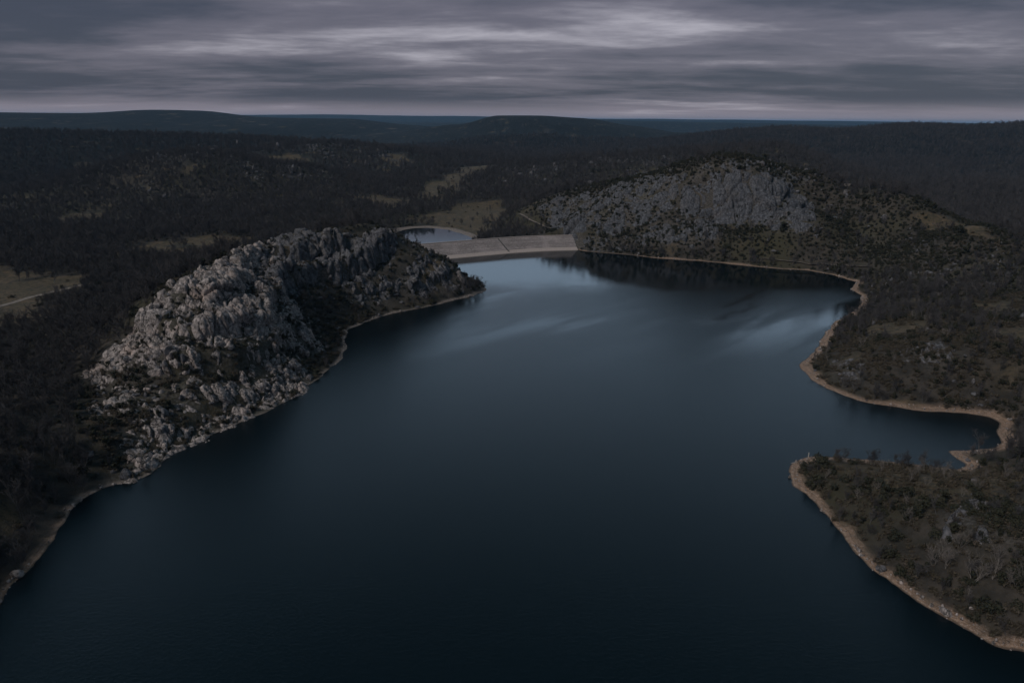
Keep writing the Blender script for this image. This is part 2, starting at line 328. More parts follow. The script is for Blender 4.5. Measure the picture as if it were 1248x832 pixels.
def rock_material(name, pale, dark, warm, ao=True):
    g = NT(name)
    n1 = g.noise(.09, 6, .6); n2 = g.noise(.6, 6, .65); n3 = g.noise(3.2, 5, .7)
    st = g.noise(1.0, 5, .65, g.vscale((.55, .55, .07)))            # dark water stains running down the faces
    c = g.mix(g.ramp(n2, .3, .7), dark, pale)
    c = g.mix(g.ramp(n1, .48, .72), c, warm)
    c = g.mix(g.math('MULTIPLY', g.ramp(st, .52, .68), .6), c, tuple(v*.42 for v in dark))
    c = g.mix(g.math('MULTIPLY', g.ramp(n3, .55, .75), .55), c, (.07, .068, .06))   # lichen specks
    c = g.mix(g.math('MULTIPLY', g.ramp(g.noise(.35, 6, .7), .58, .68), .8), c, (.040, .039, .027))  # moss
    wv = g.n('ShaderNodeVectorMath', operation='ADD'); g.t.links.new(g.vscale((.34, .34, .13)), wv.inputs[0])
    ns = g.n('ShaderNodeTexNoise'); ns.inputs['Scale'].default_value = .25; ns.inputs['Detail'].default_value = 4; g.t.links.new(g.geo, ns.inputs['Vector']); g.t.links.new(g.vscale((1.3, 1.3, .6), ns.outputs['Color']), wv.inputs[1])
    vo = g.n('ShaderNodeTexVoronoi', feature='DISTANCE_TO_EDGE'); vo.inputs['Scale'].default_value = 1.; g.t.links.new(wv.outputs[0], vo.inputs['Vector'])
    crk = g.math('MULTIPLY', g.ramp(vo.outputs['Distance'], .055, .005), g.ramp(g.noise(.3, 3), .42, .56))
    v2 = g.n('ShaderNodeTexVoronoi', feature='DISTANCE_TO_EDGE'); v2.inputs['Scale'].default_value = 2.9; g.t.links.new(wv.outputs[0], v2.inputs['Vector'])
    crk = g.math('MAXIMUM', crk, g.math('MULTIPLY', g.ramp(v2.outputs['Distance'], .07, .01), g.ramp(g.noise(.5, 3), .46, .60)))
    c = g.mix(g.math('MULTIPLY', crk, .8), c, (.022, .021, .019))                 # open joints holding soil
    g.base(c); g.bump(g.math('ADD', g.math('ADD', g.math('MULTIPLY', n2, .6), g.math('MULTIPLY', n3, .35)), g.math('MULTIPLY', crk, -.8)), .9, .9)
    return g.m
M_rock = rock_material('granite', (.430, .378, .358), (.122, .110, .105), (.380, .300, .262))
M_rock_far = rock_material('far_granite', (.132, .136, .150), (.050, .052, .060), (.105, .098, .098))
M_rock_cool = rock_material('grey_granite', (.155, .152, .162), (.064, .064, .071), (.138, .126, .122))

g = NT('ground')
at = g.n('ShaderNodeAttribute', attribute_name='cover'); sep = g.n('ShaderNodeSeparateColor'); g.t.links.new(at.outputs['Color'], sep.inputs[0])
r_, gr_, be_ = sep.outputs[0], sep.outputs[1], sep.outputs[2]
nA = g.noise(.012, 6, .6); nB = g.noise(.11, 6, .65); nC = g.noise(.9, 5, .7); nD = g.noise(4., 4, .7)
litter = g.mix(g.ramp(nB, .35, .65), (.022, .020, .017), (.052, .044, .036))
litter = g.mix(g.ramp(nA, .44, .64), litter, (.040, .036, .021))
turf = g.mix(g.ramp(nB, .35, .68), (.068, .054, .030), (.120, .084, .050))
turf = g.mix(g.ramp(g.noise(.35, 6, .75), .46, .62), turf, (.030, .027, .018)); turf = g.mix(g.ramp(nC, .45, .75), turf, (.036, .032, .022))
gravel = g.mix(g.ramp(nC, .38, .62), (.150, .096, .063), (.275, .182, .125))
gravel = g.mix(g.ramp(nD, .54, .64), gravel, (.42, .37, .34))
gravel = g.mix(g.ramp(nB, .55, .75), gravel, (.10, .075, .05))
sd_ = g.n('ShaderNodeAttribute', attribute_name='strand').outputs['Fac']
bd = g.noise(1., 3, .6, (lambda cb: (g.t.links.new(g.math('ADD', g.math('MULTIPLY', sd_, 1.1), g.math('MULTIPLY', nB, 1.5)), cb.inputs[0]), cb.outputs[0])[1])(g.n('ShaderNodeCombineXYZ')))
gravel = g.mix(g.math('MULTIPLY', g.ramp(bd, .50, .62), .75), gravel, (.085, .058, .040))
gravel = g.mix(g.math('MULTIPLY', at.outputs['Alpha'], .75), gravel, g.mix(g.ramp(nC, .38, .62), (.085, .076, .069), (.215, .195, .183)))
gravel = g.mix(g.ramp(sd_, 1.1, .3), gravel, (.055, .042, .034))
scree = g.mix(g.ramp(nC, .42, .66), (.040, .037, .030), (.21, .192, .18))
c = g.mix(g.math('MULTIPLY', r_, .38), litter, scree)
mossy = g.mix(g.math('MULTIPLY', g.ramp(g.noise(.06, 5, .6), .52, .66), r_), c, (.036, .031, .019))
c = g.mix(gr_, mossy, turf); c = g.mix(be_, c, gravel)
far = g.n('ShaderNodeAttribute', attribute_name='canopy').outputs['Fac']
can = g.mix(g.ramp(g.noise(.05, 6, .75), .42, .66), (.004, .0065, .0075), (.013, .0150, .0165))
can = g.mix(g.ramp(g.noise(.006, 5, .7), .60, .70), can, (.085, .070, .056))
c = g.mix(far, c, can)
g.base(c); g.bump(g.math('ADD', nC, g.math('MULTIPLY', g.noise(.09, 6, .8), g.math('MULTIPLY', far, 14.))), .9, .7)
M_ground = g.m

g = NT('lake_water')
b = g.b; b.inputs['IOR'].default_value = 1.333; b.inputs['Specular IOR Level'].default_value = .5
along = Vector((.69, .725, 0)); mp = g.n('ShaderNodeMapping', vector_type='TEXTURE'); mp.inputs['Rotation'].default_value = (0, 0, math.atan2(along.y, along.x)); g.t.links.new(g.geo, mp.inputs['Vector'])
wind = g.vscale((.0036, .021, 0), mp.outputs[0])
sl = g.noise(1., 5, .55, wind, .35)
sep0 = g.n('ShaderNodeSeparateXYZ'); g.t.links.new(g.geo, sep0.inputs[0])
calm = g.math('MULTIPLY', g.ramp(sl, .44, .68), g.ramp(sep0.outputs[1], 290., 430.))                                         # streaks of still water between the ruffled reaches
sep = g.n('ShaderNodeSeparateXYZ'); g.t.links.new(g.geo, sep.inputs[0])
lee = g.ramp(g.math('ADD', sep.outputs[1], g.math('MULTIPLY', g.noise(.02, 3, .5), 90.)), 500., 590.)     # sheltered under the dam
calm = g.math('MAXIMUM', calm, lee)
g.put(b.inputs['Roughness'], g.ramp(calm, 0, 1, .20, .05))
deep = g.mix(g.ramp(g.noise(.008, 3, .5), .35, .65), (.0006, .0034, .0050), (.0009, .0044, .0062))
g.base(deep)
wave = g.math('ADD', g.noise(1.6, 3, .6, g.vscale((1, .6, 1), mp.outputs[0])), g.math('MULTIPLY', g.noise(5., 2, .6), .4))
nd = g.n('ShaderNodeBump'); g.put(nd.inputs['Height'], wave); g.put(nd.inputs['Strength'], g.ramp(calm, 0, 1, .80, .10)); nd.inputs['Distance'].default_value = .12; g.t.links.new(nd.outputs[0], b.inputs['Normal'])
M_water = g.m
g = NT('pond_water'); g.b.inputs['IOR'].default_value = 1.333; g.b.inputs['Specular IOR Level'].default_value = .5; g.b.inputs['Roughness'].default_value = .05; g.base((.006, .010, .012)); g.bump(g.noise(.8, 3), .08, .2); M_pond = g.m

# ------------------------------------------------------------------ terrain sheet
def axis(core0, core1, step, end0, end1, grow):
    a = list(np.arange(core0, core1, step)); s = step; x = a[-1]
    while x < end1: s *= grow; x += s; a.append(x)
    s = step; x = a[0]; lo = []
    while x > end0: s *= grow; x -= s; lo.append(x)
    return np.array(lo[::-1]+a)
ax = axis(-400, 440, 1.3, -19000, 19000, 1.022); ay = axis(120, 820, 1.3, -400, 25000, 1.0125)
tx, ty = np.meshgrid(ax, ay); tz = H(tx.ravel(), ty.ravel()).reshape(tx.shape)
tr, tg, tb = cover(tx, ty)
for _p in ROCKY: tr = np.maximum(tr, .9*polymask(tx, ty, _p, 40)*sst(-.05, .25, fbm(tx, ty, 60, 4, 303)))
V = np.stack([tx, ty, tz], -1).reshape(-1, 3); nx, ny = len(ax), len(ay)
i0 = (np.arange(ny-1)[:, None]*nx+np.arange(nx-1)[None, :]).ravel()
me = mesh_np('terrain', V, np.stack([i0, i0+1, i0+nx+1, i0+nx], -1))
attr(me, 'cover', np.stack([tr.ravel(), tg.ravel(), tb.ravel(), (sst(30, -20, tx)*sst(170, 215, ty)*sst(900, 800, ty)).ravel()], -1), 'FLOAT_COLOR')
attr(me, 'strand', shore_d(tx.ravel(), ty.ravel()))
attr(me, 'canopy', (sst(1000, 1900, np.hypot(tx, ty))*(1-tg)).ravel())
tag(obj('terrain', me, M_ground), 'wooded hills and valley floor around the reservoir', None, kind='structure')
me = mesh_np('lake', [(-460, -290, 0), (520, -290, 0), (520, 690, 0), (-460, 690, 0)], [(0, 1, 2, 3)]); tag(obj('lake', me, M_water), 'dark blue reservoir with faint wind streaks', None, kind='structure')
c_ = POND.mean(0); pp = c_+(POND-c_)*1.25
me = mesh_np('pond', [(x, y, 1.0) for x, y in pp], tris=[(0, i, i+1) for i in range(1, len(pp)-1)]); tag(obj('pond', me, M_pond), 'small dark pond behind the dam', None, kind='structure')

# ------------------------------------------------------------------ granite crags: blocks pushed out of the hillside, parted by clefts
CRAG_STEP = {'dome': .8, 'ridge': 1.0, 'bluff': 1.0, 'lumps': .8, 'toe': .8, 'cliff': .6, 'knob': .6, 'flank': .55}
def crag(key, big, small, amp, fill, seed, vert=2.2):
    poly = ROCKS[key]; st = CRAG_STEP.get(key, .42); pad = 9
    X = np.arange(poly[:, 0].min()-pad, poly[:, 0].max()+pad, st); Y = np.arange(poly[:, 1].min()-pad, poly[:, 1].max()+pad, st)
    x, y = np.meshgrid(X, Y); sh = x.shape; x = x.ravel(); y = y.ravel()
    z = H(x, y); zz = z.reshape(sh); gy_, gx_ = np.gradient(zz, st)
    k = 3                                                            # smooth the push direction a little
    nrm = np.stack([-gx_.ravel(), -gy_.ravel(), np.ones(z.size)], -1); nrm /= np.linalg.norm(nrm, axis=1)[:, None]
    m = sst(5, -4, sdist(x, y, poly)+fbm(x, y, 14, 3, seed)*9)
    wx = fbm(x, y, 22, 3, seed+2)*9; wy = fbm(x, y, 22, 3, seed+3)*9
    p = np.stack([x+wx, y+wy, z/vert+wx*.3], -1)
    f1, f2, c1, o1 = voro(p/big+31.7, seed); e1 = np.clip((f2-f1)/.23, 0, 1)
    g1, g2, c2, o2 = voro(np.stack([x+wy*.4, y+wx*.4, z/vert], -1)/small+5.1, seed+9); e2 = np.clip((g2-g1)/.40, 0, 1)
    h1, h2, c3, o3 = voro(np.stack([x, y, z], -1)/(small*.42)+2.3, seed+19); e3 = np.clip((h2-h1)/.5, 0, 1)
    pick = (c1*7.31) % 1.; pick2 = (c2*5.77) % 1.
    pres = sst(fill-.10, fill+.10, .62*pick+.18*pick2+.20*(.5+1.6*fbm(x, y, 26, 3, seed+1)))   # pockets of soil and scrub between the rocks
    m = m*pres
    pil = lambda e: 1-(1-e)**3.0
    joint = fbm(x+z*.3, y-z*.2, big*.8, 5, seed+5)
    d = amp*(.62*pil(e1)-.24+.50*(c1-.5)*sst(0, .3, e1)) + amp*.22*(pil(e2)-.6)*sst(0, .3, e1) + amp*.15*(c2-.5)*sst(0, .35, e2)*sst(0, .3, e1) + amp*.10*(pil(e3)-.5) + joint*amp*.26
    def tilt(o, c, k): return k*(o[:, 0]*np.sin(c*41.)+o[:, 1]*np.cos(c*41.)+.7*o[:, 2]*np.sin(c*67.))
    d = d+amp*(tilt(o1, c1, .55)*sst(0, .3, e1)+tilt(o2, c2, .28)*sst(0, .3, e1)*sst(0, .3, e2)+tilt(o3, c3, .07))    # every block dips its own way
    fr = fbm(x*1.0+z*.4+wx, y*1.0-z*.15+wy, big*1.1, 4, seed+7); d = d-amp*.26*np.exp(-(fr/.020)**2)*sst(0, .3, e1)      # joints cut across the blocks
    d = d+.34*fbm(x+z*.7, y-z*.5, 2.4, 3, seed+8)
    up = np.array([0, 0, 1.])
    dirn = nrm*.75+up*.25; dirn /= np.linalg.norm(dirn, axis=1)[:, None]
    P = np.stack([x, y, z], -1)+dirn*(d*m-1.3*(1-m)-.15)[:, None]
    i0 = (np.arange(sh[0]-1)[:, None]*sh[1]+np.arange(sh[1]-1)[None, :]).ravel()
    q = np.stack([i0, i0+1, i0+sh[1]+1, i0+sh[1]], -1); q = q[m[q].max(1) > .12]
    u, inv = np.unique(q, return_inverse=True)
    return mesh_np('crag', P[u], inv.reshape(-1, 4))
CRAGS = [
 ('top', 'granite_crag', 9.0, 3.6, 4.4, 0.16, 101, M_rock, 'tall rounded grey granite crag crowning the shoreline ridge, split into upright loaf-shaped blocks'),
 ('columns', 'granite_crag', 7.0, 3.0, 3.6, 0.20, 111, M_rock, 'row of squat granite columns below the big crag, beside the dark bare wood'),
 ('slab', 'rock_slab', 13, 3.2, 3.0, 0.18, 121, M_rock, 'smooth sloping pale granite slab with one dark crack, low on the ridge'),
 ('spur', 'rock_spur', 6.0, 2.6, 3.2, 0.20, 131, M_rock, 'pinkish ribbed granite spur dropping from the crag to the water'),
 ('shore', 'rock_shelf', 5.0, 2.2, 2.6, 0.26, 141, M_rock, 'tumbled granite shelf at the waterline below the slab'),
 ('cliff', 'granite_cliff', 8.5, 3.4, 4.2, 0.18, 151, M_rock_cool, 'long vertical grey granite cliff behind the scrub gully on the headland'),
 ('knob', 'rock_tor', 5.5, 2.6, 3.2, 0.38, 161, M_rock_cool, 'rounded rocky knob near the tip of the headland, beside the dam'),
 ('lower', 'rock_outcrop', 5.5, 2.4, 2.8, .52, 261, M_rock, 'broken grey blocks showing through dark scrub in the hollow under the big crag'),
 ('saddle', 'rock_ridge', 7.5, 3.2, 3.8, .24, 281, M_rock, 'jagged granite crest linking the big crag to the long cliff behind'),
 ('rib', 'rock_rib', 6, 2.6, 3.0, .42, 271, M_rock, 'ragged dark-cleft granite rib on the shaded side of the big crag, above the gully'),
 ('flank', 'rock_outcrop', 5, 2.4, 2.6, .50, 251, M_rock_cool, 'broken grey outcrop in the scrub halfway along the headland above its narrow beach'),
 ('dome', 'granite_dome', 17, 6., 5.6, 0.08, 171, M_rock_far, 'great bare granite dome face high on the hill across the lake'),
 ('ridge', 'rock_ridge', 7, 3.2, 3.6, 0.50, 181, M_rock_far, 'broken bouldery crest on top of the domed hill across the lake'),
 ('bluff', 'rocky_bluff', 10, 3.8, 3.8, .30, 191, M_rock_far, 'speckled rocky bluff above the far end of the dam'),
 ('lumps', 'rock_outcrop', 8, 3.4, 5.0, .38, 201, M_rock_far, 'three rounded grey lumps of rock at the foot of the domed hill'),
 ('toe', 'rock_outcrop', 5, 2.5, 2.6, 0.46, 211, M_rock_far, 'low grey outcrop at the shore right where the dam meets the hill'),
 ('hump', 'rock_outcrop', 6, 2.4, 2.2, 0.46, 221, M_rock_cool, 'low weathered grey outcrop in the scrub above the curved bay'),
 ('ledge', 'rock_ledge', 4.5, 2.0, 1.8, 0.50, 231, M_rock_cool, 'small grey ledges just above the brown beach of the curved bay'),
 ('scarp', 'rock_scarp', 5, 2.2, 2.6, .36, 241, M_rock_cool, 'flat cracked grey scarp among dark bushes on the grassy spit'),
]
for key, name, big, small, amp, fill, seed, m, label in CRAGS:
    tag(obj(name, crag(key, big, small, amp, fill, seed, 5.0 if key == 'dome' else 4.0 if key in ('cliff', 'top', 'columns', 'spur', 'rib') else 2.4), m), label, 'rock outcrop' if key not in ('cliff',) else 'cliff')

# ------------------------------------------------------------------ dam
def sweep(line, prof, name, mat, parent, uvname=None):
    """line: (n,2) map points; prof: [(offset toward the lake, z)]; open strip"""
    line = np.array(line); t = np.gradient(line, axis=0); t /= np.linalg.norm(t, axis=1)[:, None]; nrm = np.stack([t[:, 1], -t[:, 0]], -1)
    V = []; k = len(prof)
    for p, nn in zip(line, nrm):
        for o, z in prof: V.append((p[0]+nn[0]*o, p[1]+nn[1]*o, z))
    q = [(i*k+j, (i+1)*k+j, (i+1)*k+j+1, i*k+j+1) for i in range(len(line)-1) for j in range(k-1)]
    me = mesh_np(name, V, q, smooth=False)
    along = np.concatenate([[0], np.cumsum(np.linalg.norm(np.diff(line, axis=0), axis=1))])
    attr(me, 'run', np.array([(along[i], prof[j][0], prof[j][1]) for i in range(len(line)) for j in range(k)]), 'FLOAT_VECTOR')
    return obj(name, me, mat, parent)
g = NT('riprap'); run = g.n('ShaderNodeAttribute', attribute_name='run').outputs['Vector']
crs = g.n('ShaderNodeSeparateXYZ'); g.t.links.new(run, crs.inputs[0])
lay = g.noise(1., 3, .6, g.vscale((.03, .9, .9), run)); st_ = g.noise(.9, 5, .75); bl = g.noise(.05, 4, .6)
c = g.mix(g.ramp(lay, .4, .62), (.175, .152, .150), (.31, .272, .268)); c = g.mix(g.ramp(st_, .40, .62), c, (.13, .115, .105)); c = g.mix(g.math('MULTIPLY', g.ramp(bl, .45, .7), .5), c, (.34, .295, .288))
g.base(c); g.bump(g.math('ADD', st_, lay), 1., .8); M_riprap = g.m
def plain(name, a, b_, sc=1.2, rough=.9, bump=.5):
    g = NT(name); n_ = g.noise(sc, 5, .65); g.base(g.mix(g.ramp(n_, .35, .65), a, b_)); g.b.inputs['Roughness'].default_value = rough; g.bump(n_, bump, .15); return g.m
M_conc = plain('weathered_concrete', (.23, .20, .185), (.32, .28, .26)); M_pale = plain('washed_stones', (.25, .21, .19), (.36, .31, .285), 1.6, .9, 1.)
M_gully = plain('damp_concrete', (.05, .048, .045), (.09, .085, .08)); M_track = plain('dry_dirt', (.13, .108, .09), (.20, .168, .14), .5); M_grassbank = plain('bank_turf', (.06, .055, .03), (.10, .085, .05), .4)
dam = bpy.data.objects.new('dam', None); C.objects.link(dam); dam.location = (0, 0, 0)
tag(dam, 'low curved stone faced embankment dam closing the far end of the lake', 'dam')
sweep(CL, [(2.6, ZC), (4.0, ZC-.4), (TOE*.5, ZC*.54), (TOE-5, 1.5), (TOE-4, .9)], 'riprap_face', M_riprap, dam)
sweep(CL, [(TOE-6., 2.0), (TOE-5.2, 1.95), (TOE-2, .9), (TOE+.5, -.2), (TOE+4, -1.6)], 'toe_berm', M_pale, dam)
sweep(CL, [(-3.0, ZC+.05), (2.7, ZC+.05)], 'crest_road', M_conc, dam)
sweep(CL, [(2.25, ZC+.06), (2.25, ZC+.75), (2.65, ZC+.75), (2.65, ZC-.3)], 'parapet', M_pale, dam)
sweep(CL, [(-28, -1), (-3.2, ZC), (-2.9, ZC+.04)], 'grass_bank', M_grassbank, dam)
i_ = int(np.argmin([abs((lambda d: d[0])(p)-atz(606, 295, 8)[0]) for p in CL])); seg = CL[i_]; tdir = (CL[i_+1]-CL[i_-1]); tdir /= np.linalg.norm(tdir); ndir = np.array([tdir[1], -tdir[0]])
Vv = []
for o, z in [(2.7, ZC+.25), (TOE*.5, ZC*.54+.4), (TOE-5, 2.3), (TOE-2, 1.3)]:
    for s in (-.75, .75):
        q_ = seg+ndir*o+tdir*(s+o*.10); Vv.append((q_[0], q_[1], z))
obj('drain_channel', mesh_np('drain_channel', Vv, [(0, 1, 3, 2), (2, 3, 5, 4), (4, 5, 7, 6)]), M_gully, dam)

# ------------------------------------------------------------------ tracks laid on the land
def track(px, width, label, name='dirt_track', lift=.25):
    P = unproj(px); L = resample(P, 2.5 if np.hypot(*P[0]) < 1000 else 8); t = np.gradient(L, axis=0); t /= np.linalg.norm(t, axis=1)[:, None]; nn = np.stack([t[:, 1], -t[:, 0]], -1)
    A = L-nn*width/2; B = L+nn*width/2; M_ = L
    zs = np.max([H(a[:, 0], a[:, 1]) for a in (A, B, M_)], 0)+lift
    V = np.concatenate([np.c_[A, zs], np.c_[B, zs]]); k = len(L)
    tag(obj(name, mesh_np(name, V, [(i, i+k, i+k+1, i+1) for i in range(k-1)]), M_track), label, None, kind='structure')
    return L
TRACKS = [track([(-60,386),(0,374),(40,362),(75,354),(108,346)], 4.5, 'pale farm track crossing the meadow'),
 track([(632,262),(645,270),(665,277),(690,284)], 3.5, 'pale dirt path climbing down to the dam'),
 track([(930,317),(965,320),(1000,322),(1040,325),(1062,327)], 2.2, 'thin dirt path above the far shore'),
 track([(1030,228),(1100,232),(1170,235),(1260,238)], 7., 'pale distant road through the woods')]
def track_d(x, y):
    d = np.full(x.shape, 99.)
    for L in TRACKS: d = np.minimum(d, segdist(x, y, L[::2], False))
    return d

# ------------------------------------------------------------------ plants: prototypes
def tube(V, Q, pts, rad, k=5):
    b0 = len(V)
    for i, (p, r) in enumerate(zip(pts, rad)):
        d = (pts[min(i+1, len(pts)-1)]-pts[max(i-1, 0)]).normalized(); u = d.orthogonal().normalized(); v = d.cross(u)
        for j in range(k):
            a = 2*math.pi*j/k; V.append(p+u*(r*math.cos(a))+v*(r*math.sin(a)))
        if i:
            for j in range(k): Q.append((b0+(i-1)*k+j, b0+(i-1)*k+(j+1) % k, b0+i*k+(j+1) % k, b0+i*k+j))
def make_bare_tree(rd, h, spread, stems, twigs):
    V, Q, TV, TT = [], [], [], []
    def twig(p, d, L, w):
        s = d.orthogonal().normalized(); s.rotate(__import__('mathutils').Quaternion(d, rd.uniform(0, 6.28)))
        b0 = len(TV); TV.extend([p-s*w, p+s*w, p+d*L*.6+Vector((0, 0, L*.05))+s*w*.5, p+d*L]); TT.extend([(b0, b0+1, b0+2), (b0, b0+2, b0+3)])
    tips = []
    def limb(p, d, L, r, lvl):
        n_ = 4 if lvl else 6; pts = [p]; rads = [r]
        for i in range(n_):
            d = (d+Vector((rd.gauss(0, .16), rd.gauss(0, .16), rd.gauss(.07, .08)))).normalized(); p = p+d*(L/n_); pts.append(p); rads.append(max(r*(1-.8*(i+1)/n_), .012))
            if lvl < 2 and i >= (1 if lvl else 1):
                for _ in range(2 if lvl == 0 else rd.choice((1, 2))):
                    a = rd.uniform(0, 6.28); out = Vector((math.cos(a), math.sin(a), rd.uniform(.3, 1.1)))
                    limb(p, (d*.55+out*spread).normalized(), L*rd.uniform(.34, .55), r*(1-.8*(i+1)/n_)*.65+.012, lvl+1)
            if lvl: tips.append((p, d))
        tube(V, Q, pts, rads, 5 if lvl == 0 else 3)
    for s in range(stems):
        a = rd.uniform(0, 6.28); lean = .05 if stems == 1 else .32
        limb(Vector((math.cos(a)*.2*(stems > 1), math.sin(a)*.2*(stems > 1), -.3)), Vector((math.cos(a)*lean, math.sin(a)*lean, 1)).normalized(), h*rd.uniform(.72, .9), h*.017/(stems**.35), 0)
    for _ in range(twigs):
        p, d = rd.choice(tips); q = p-d*rd.uniform(0, .5)
        dd = (d+Vector((rd.gauss(0, .6), rd.gauss(0, .6), rd.gauss(.25, .4)))).normalized(); twig(q, dd, rd.uniform(.5, 1.5)*h/8, .022*h/8+.008)
    return mesh_np('trunk', V, Q), mesh_np('crown', TV, tris=TT, smooth=False)
def make_shrub(rd, leaves, rx, rz, low, leaf, twiggy=0):
    V, F = [], []; lumps = [(Vector((rd.gauss(0, .42)*rx, rd.gauss(0, .42)*rx, rd.uniform(low, .85)*rz)), rd.uniform(.30, .62)*rx) for _ in range(11)]
    for i in range(leaves):
        c_, r = rd.choice(lumps); n_ = Vector((rd.gauss(0, 1), rd.gauss(0, 1), rd.gauss(.2, 1))).normalized(); p = c_+n_*r*rd.uniform(.55, 1.08)
        if p.z < .02: p.z = rd.uniform(.02, .15)
        u = n_.orthogonal(); u.rotate(__import__('mathutils').Quaternion(n_, rd.uniform(0, 6.28))); u = (u+n_*rd.uniform(-.5, .9)).normalized(); v = n_.cross(u).normalized(); s = leaf*rd.uniform(.6, 1.5)
        b0 = len(V); V += [p-u*s*.5, p+v*s*.32, p+u*s*.7, p-v*s*.32]; F.append((b0, b0+1, b0+2, b0+3))
    for i in range(twiggy):
        a = rd.uniform(0, 6.28); d = Vector((math.cos(a)*.5, math.sin(a)*.5, rd.uniform(.5, 1.2))).normalized(); p = Vector((rd.gauss(0, .25)*rx, rd.gauss(0, .25)*rx, 0)); L = rd.uniform(.6, 1.15)*rz*1.1; s = d.orthogonal().normalized()*.02
        b0 = len(V); V += [p-s, p+s, p+d*L+s*.3, p+d*L-s*.3]; F.append((b0, b0+1, b0+2, b0+3))
    return mesh_np('shrub', V, F, smooth=False)
def make_boulder(seed, sx, sy, sz, sub=3):
    import bmesh
    bm = bmesh.new(); bmesh.ops.create_icosphere(bm, subdivisions=sub, radius=1); P = np.array([v.co for v in bm.verts]); F = [[v.index for v in f.verts] for f in bm.faces]; bm.free()
    n_ = P/np.linalg.norm(P, axis=1)[:, None]
    r = np.random.default_rng(seed); planes = r.normal(size=(9, 3)); planes /= np.linalg.norm(planes, axis=1)[:, None]
    rad = np.full(len(P), 1.)
    for pl in planes:                                                # weathered joint faces
        c_ = n_@pl; lim = r.uniform(.62, .9); rad = np.where(c_*rad > lim, rad*.25+.75*lim/np.maximum(c_, .05), rad)
    f1, f2, cc, _o = voro(n_*1.9+seed, seed); rad *= .93+.10*np.clip((f2-f1)*3, 0, 1)
    rad *= 1+.10*fbm(n_[:, 0]*2+n_[:, 2], n_[:, 1]*2-n_[:, 2]*1.3, 1.2, 4, seed)
    return mesh_np('boulder', n_*rad[:, None]*np.array([sx, sy, sz])+np.array([0, 0, sz*.45]), tris=F)
def twig_mat(name, a, b_):
    g = NT(name); g.base(g.mix(g.rand(), a, b_)); return g.m
M_bark = twig_mat('grey_bark', (.040, .038, .039), (.100, .094, .092)); M_twig = twig_mat('bare_twigs', (.032, .030, .031), (.070, .065, .066)); M_palebark = twig_mat('pale_bark', (.17, .15, .135), (.23, .21, .19)); M_paletwig = twig_mat('pale_twigs', (.10, .086, .078), (.14, .122, .112))
def leaf_mat(name, a, b_, c_):
    g = NT(name); n_ = g.noise(1.3, 3); g.base(g.mix(g.ramp(n_, .4, .65), g.mix(g.rand(), a, b_), c_)); return g.m
M_juniper = leaf_mat('dark_evergreen', (.013, .016, .011), (.025, .027, .016), (.034, .032, .020)); M_heath = leaf_mat('brown_heath', (.050, .040, .031), (.078, .062, .047), (.052, .046, .028))
rd = random.Random(3)
TREE = [make_bare_tree(rd, 8, .85, 1, 700), make_bare_tree(rd, 7, .95, 2, 1100), make_bare_tree(rd, 9, .7, 1, 750), make_bare_tree(rd, 5.5, 1.0, 3, 1200)]
PALE = [make_bare_tree(rd, 7, .55, 3, 420), make_bare_tree(rd, 8, .6, 2, 420)]
SHRUB = [make_shrub(rd, 420, 1.3, 1.7, .15, .34), make_shrub(rd, 380, 1.6, 1.3, .1, .34), make_shrub(rd, 460, 1.1, 2.6, .1, .36)]
HEATH = [make_shrub(rd, 260, 1.4, 1.0, .1, .30, 90), make_shrub(rd, 200, 1.2, 1.3, .1, .28, 120)]
BOULD = [make_boulder(11, 1.0, .85, .75), make_boulder(12, 1.2, .9, .95), make_boulder(13, .85, .8, 1.25), make_boulder(14, 1.4, 1.0, .6)]
for t_, c_ in TREE: t_.materials.append(M_bark); c_.materials.append(M_twig)
for t_, c_ in PALE: t_.materials.append(M_palebark); c_.materials.append(M_paletwig)
for s in SHRUB: s.materials.append(M_juniper)
for s in HEATH: s.materials.append(M_heath)
for s in BOULD: s.materials.append(M_rock_cool)

# ------------------------------------------------------------------ where things grow
def scatter(x0, x1, y0, y1, step, jit=.9):
    X, Y = np.meshgrid(np.arange(x0, x1, step), np.arange(y0, y1, step)); X = X.ravel(); Y = Y.ravel()
    X = X+rng.uniform(-.5, .5, X.size)*step*jit; Y = Y+rng.uniform(-.5, .5, Y.size)*step*jit
    k = (np.abs(X) < .86*Y+70) & (Y > 60); return X[k], Y[k]
def surf_filter(x, y):
    """land only: off the water, the pond, the dam and the tracks"""
    d = shore_d(x, y); dp = np.where((x > -220) & (x < 60) & (y > 600) & (y < 900), sdist(x, y, POND), 99.)
    dd = np.where((x > -250) & (x < 150) & (y > 520) & (y < 720), segdist(x, y, CL[:-3], False), 99.)
    return (d > 1.0) & (dp > 5) & (dd > TOE+3) & (track_d(x, y) > 3.2)
HILL = unproj([(640,258),(700,232),(780,212),(860,197),(920,190),(1000,214),(1100,243),(1200,272),(1240,300),(1100,335),(1000,327),(850,318),(690,303)])
EAST = unproj([(1030,345),(1060,330),(1248,296),(1300,300),(1300,520),(1215,510),(1150,500),(1040,482),(985,460),(980,440),(1010,400),(1055,370)])
SPIT = unproj([(962,575),(990,556),(1170,566),(1300,560),(1330,835),(1180,770),(1050,680)])
HEADL = unproj([(110,560),(105,460),(190,365),(262,322),(340,298),(450,279),(500,292),(590,350),(430,400),(420,437),(330,500),(200,565),(140,590)])
def zones(x, y):
    rock, grass, beach = cover(x, y)
    hill = polymask(x, y, HILL, 12); east = polymask(x, y, EAST, 12); spit = polymask(x, y, SPIT, 6); head = polymask(x, y, HEADL, 8)
    return rock, grass, beach, hill, east, spit, head
def slope(x, y): return np.hypot(H(x+1, y)-H(x-1, y), H(x, y+1)-H(x, y-1))/2
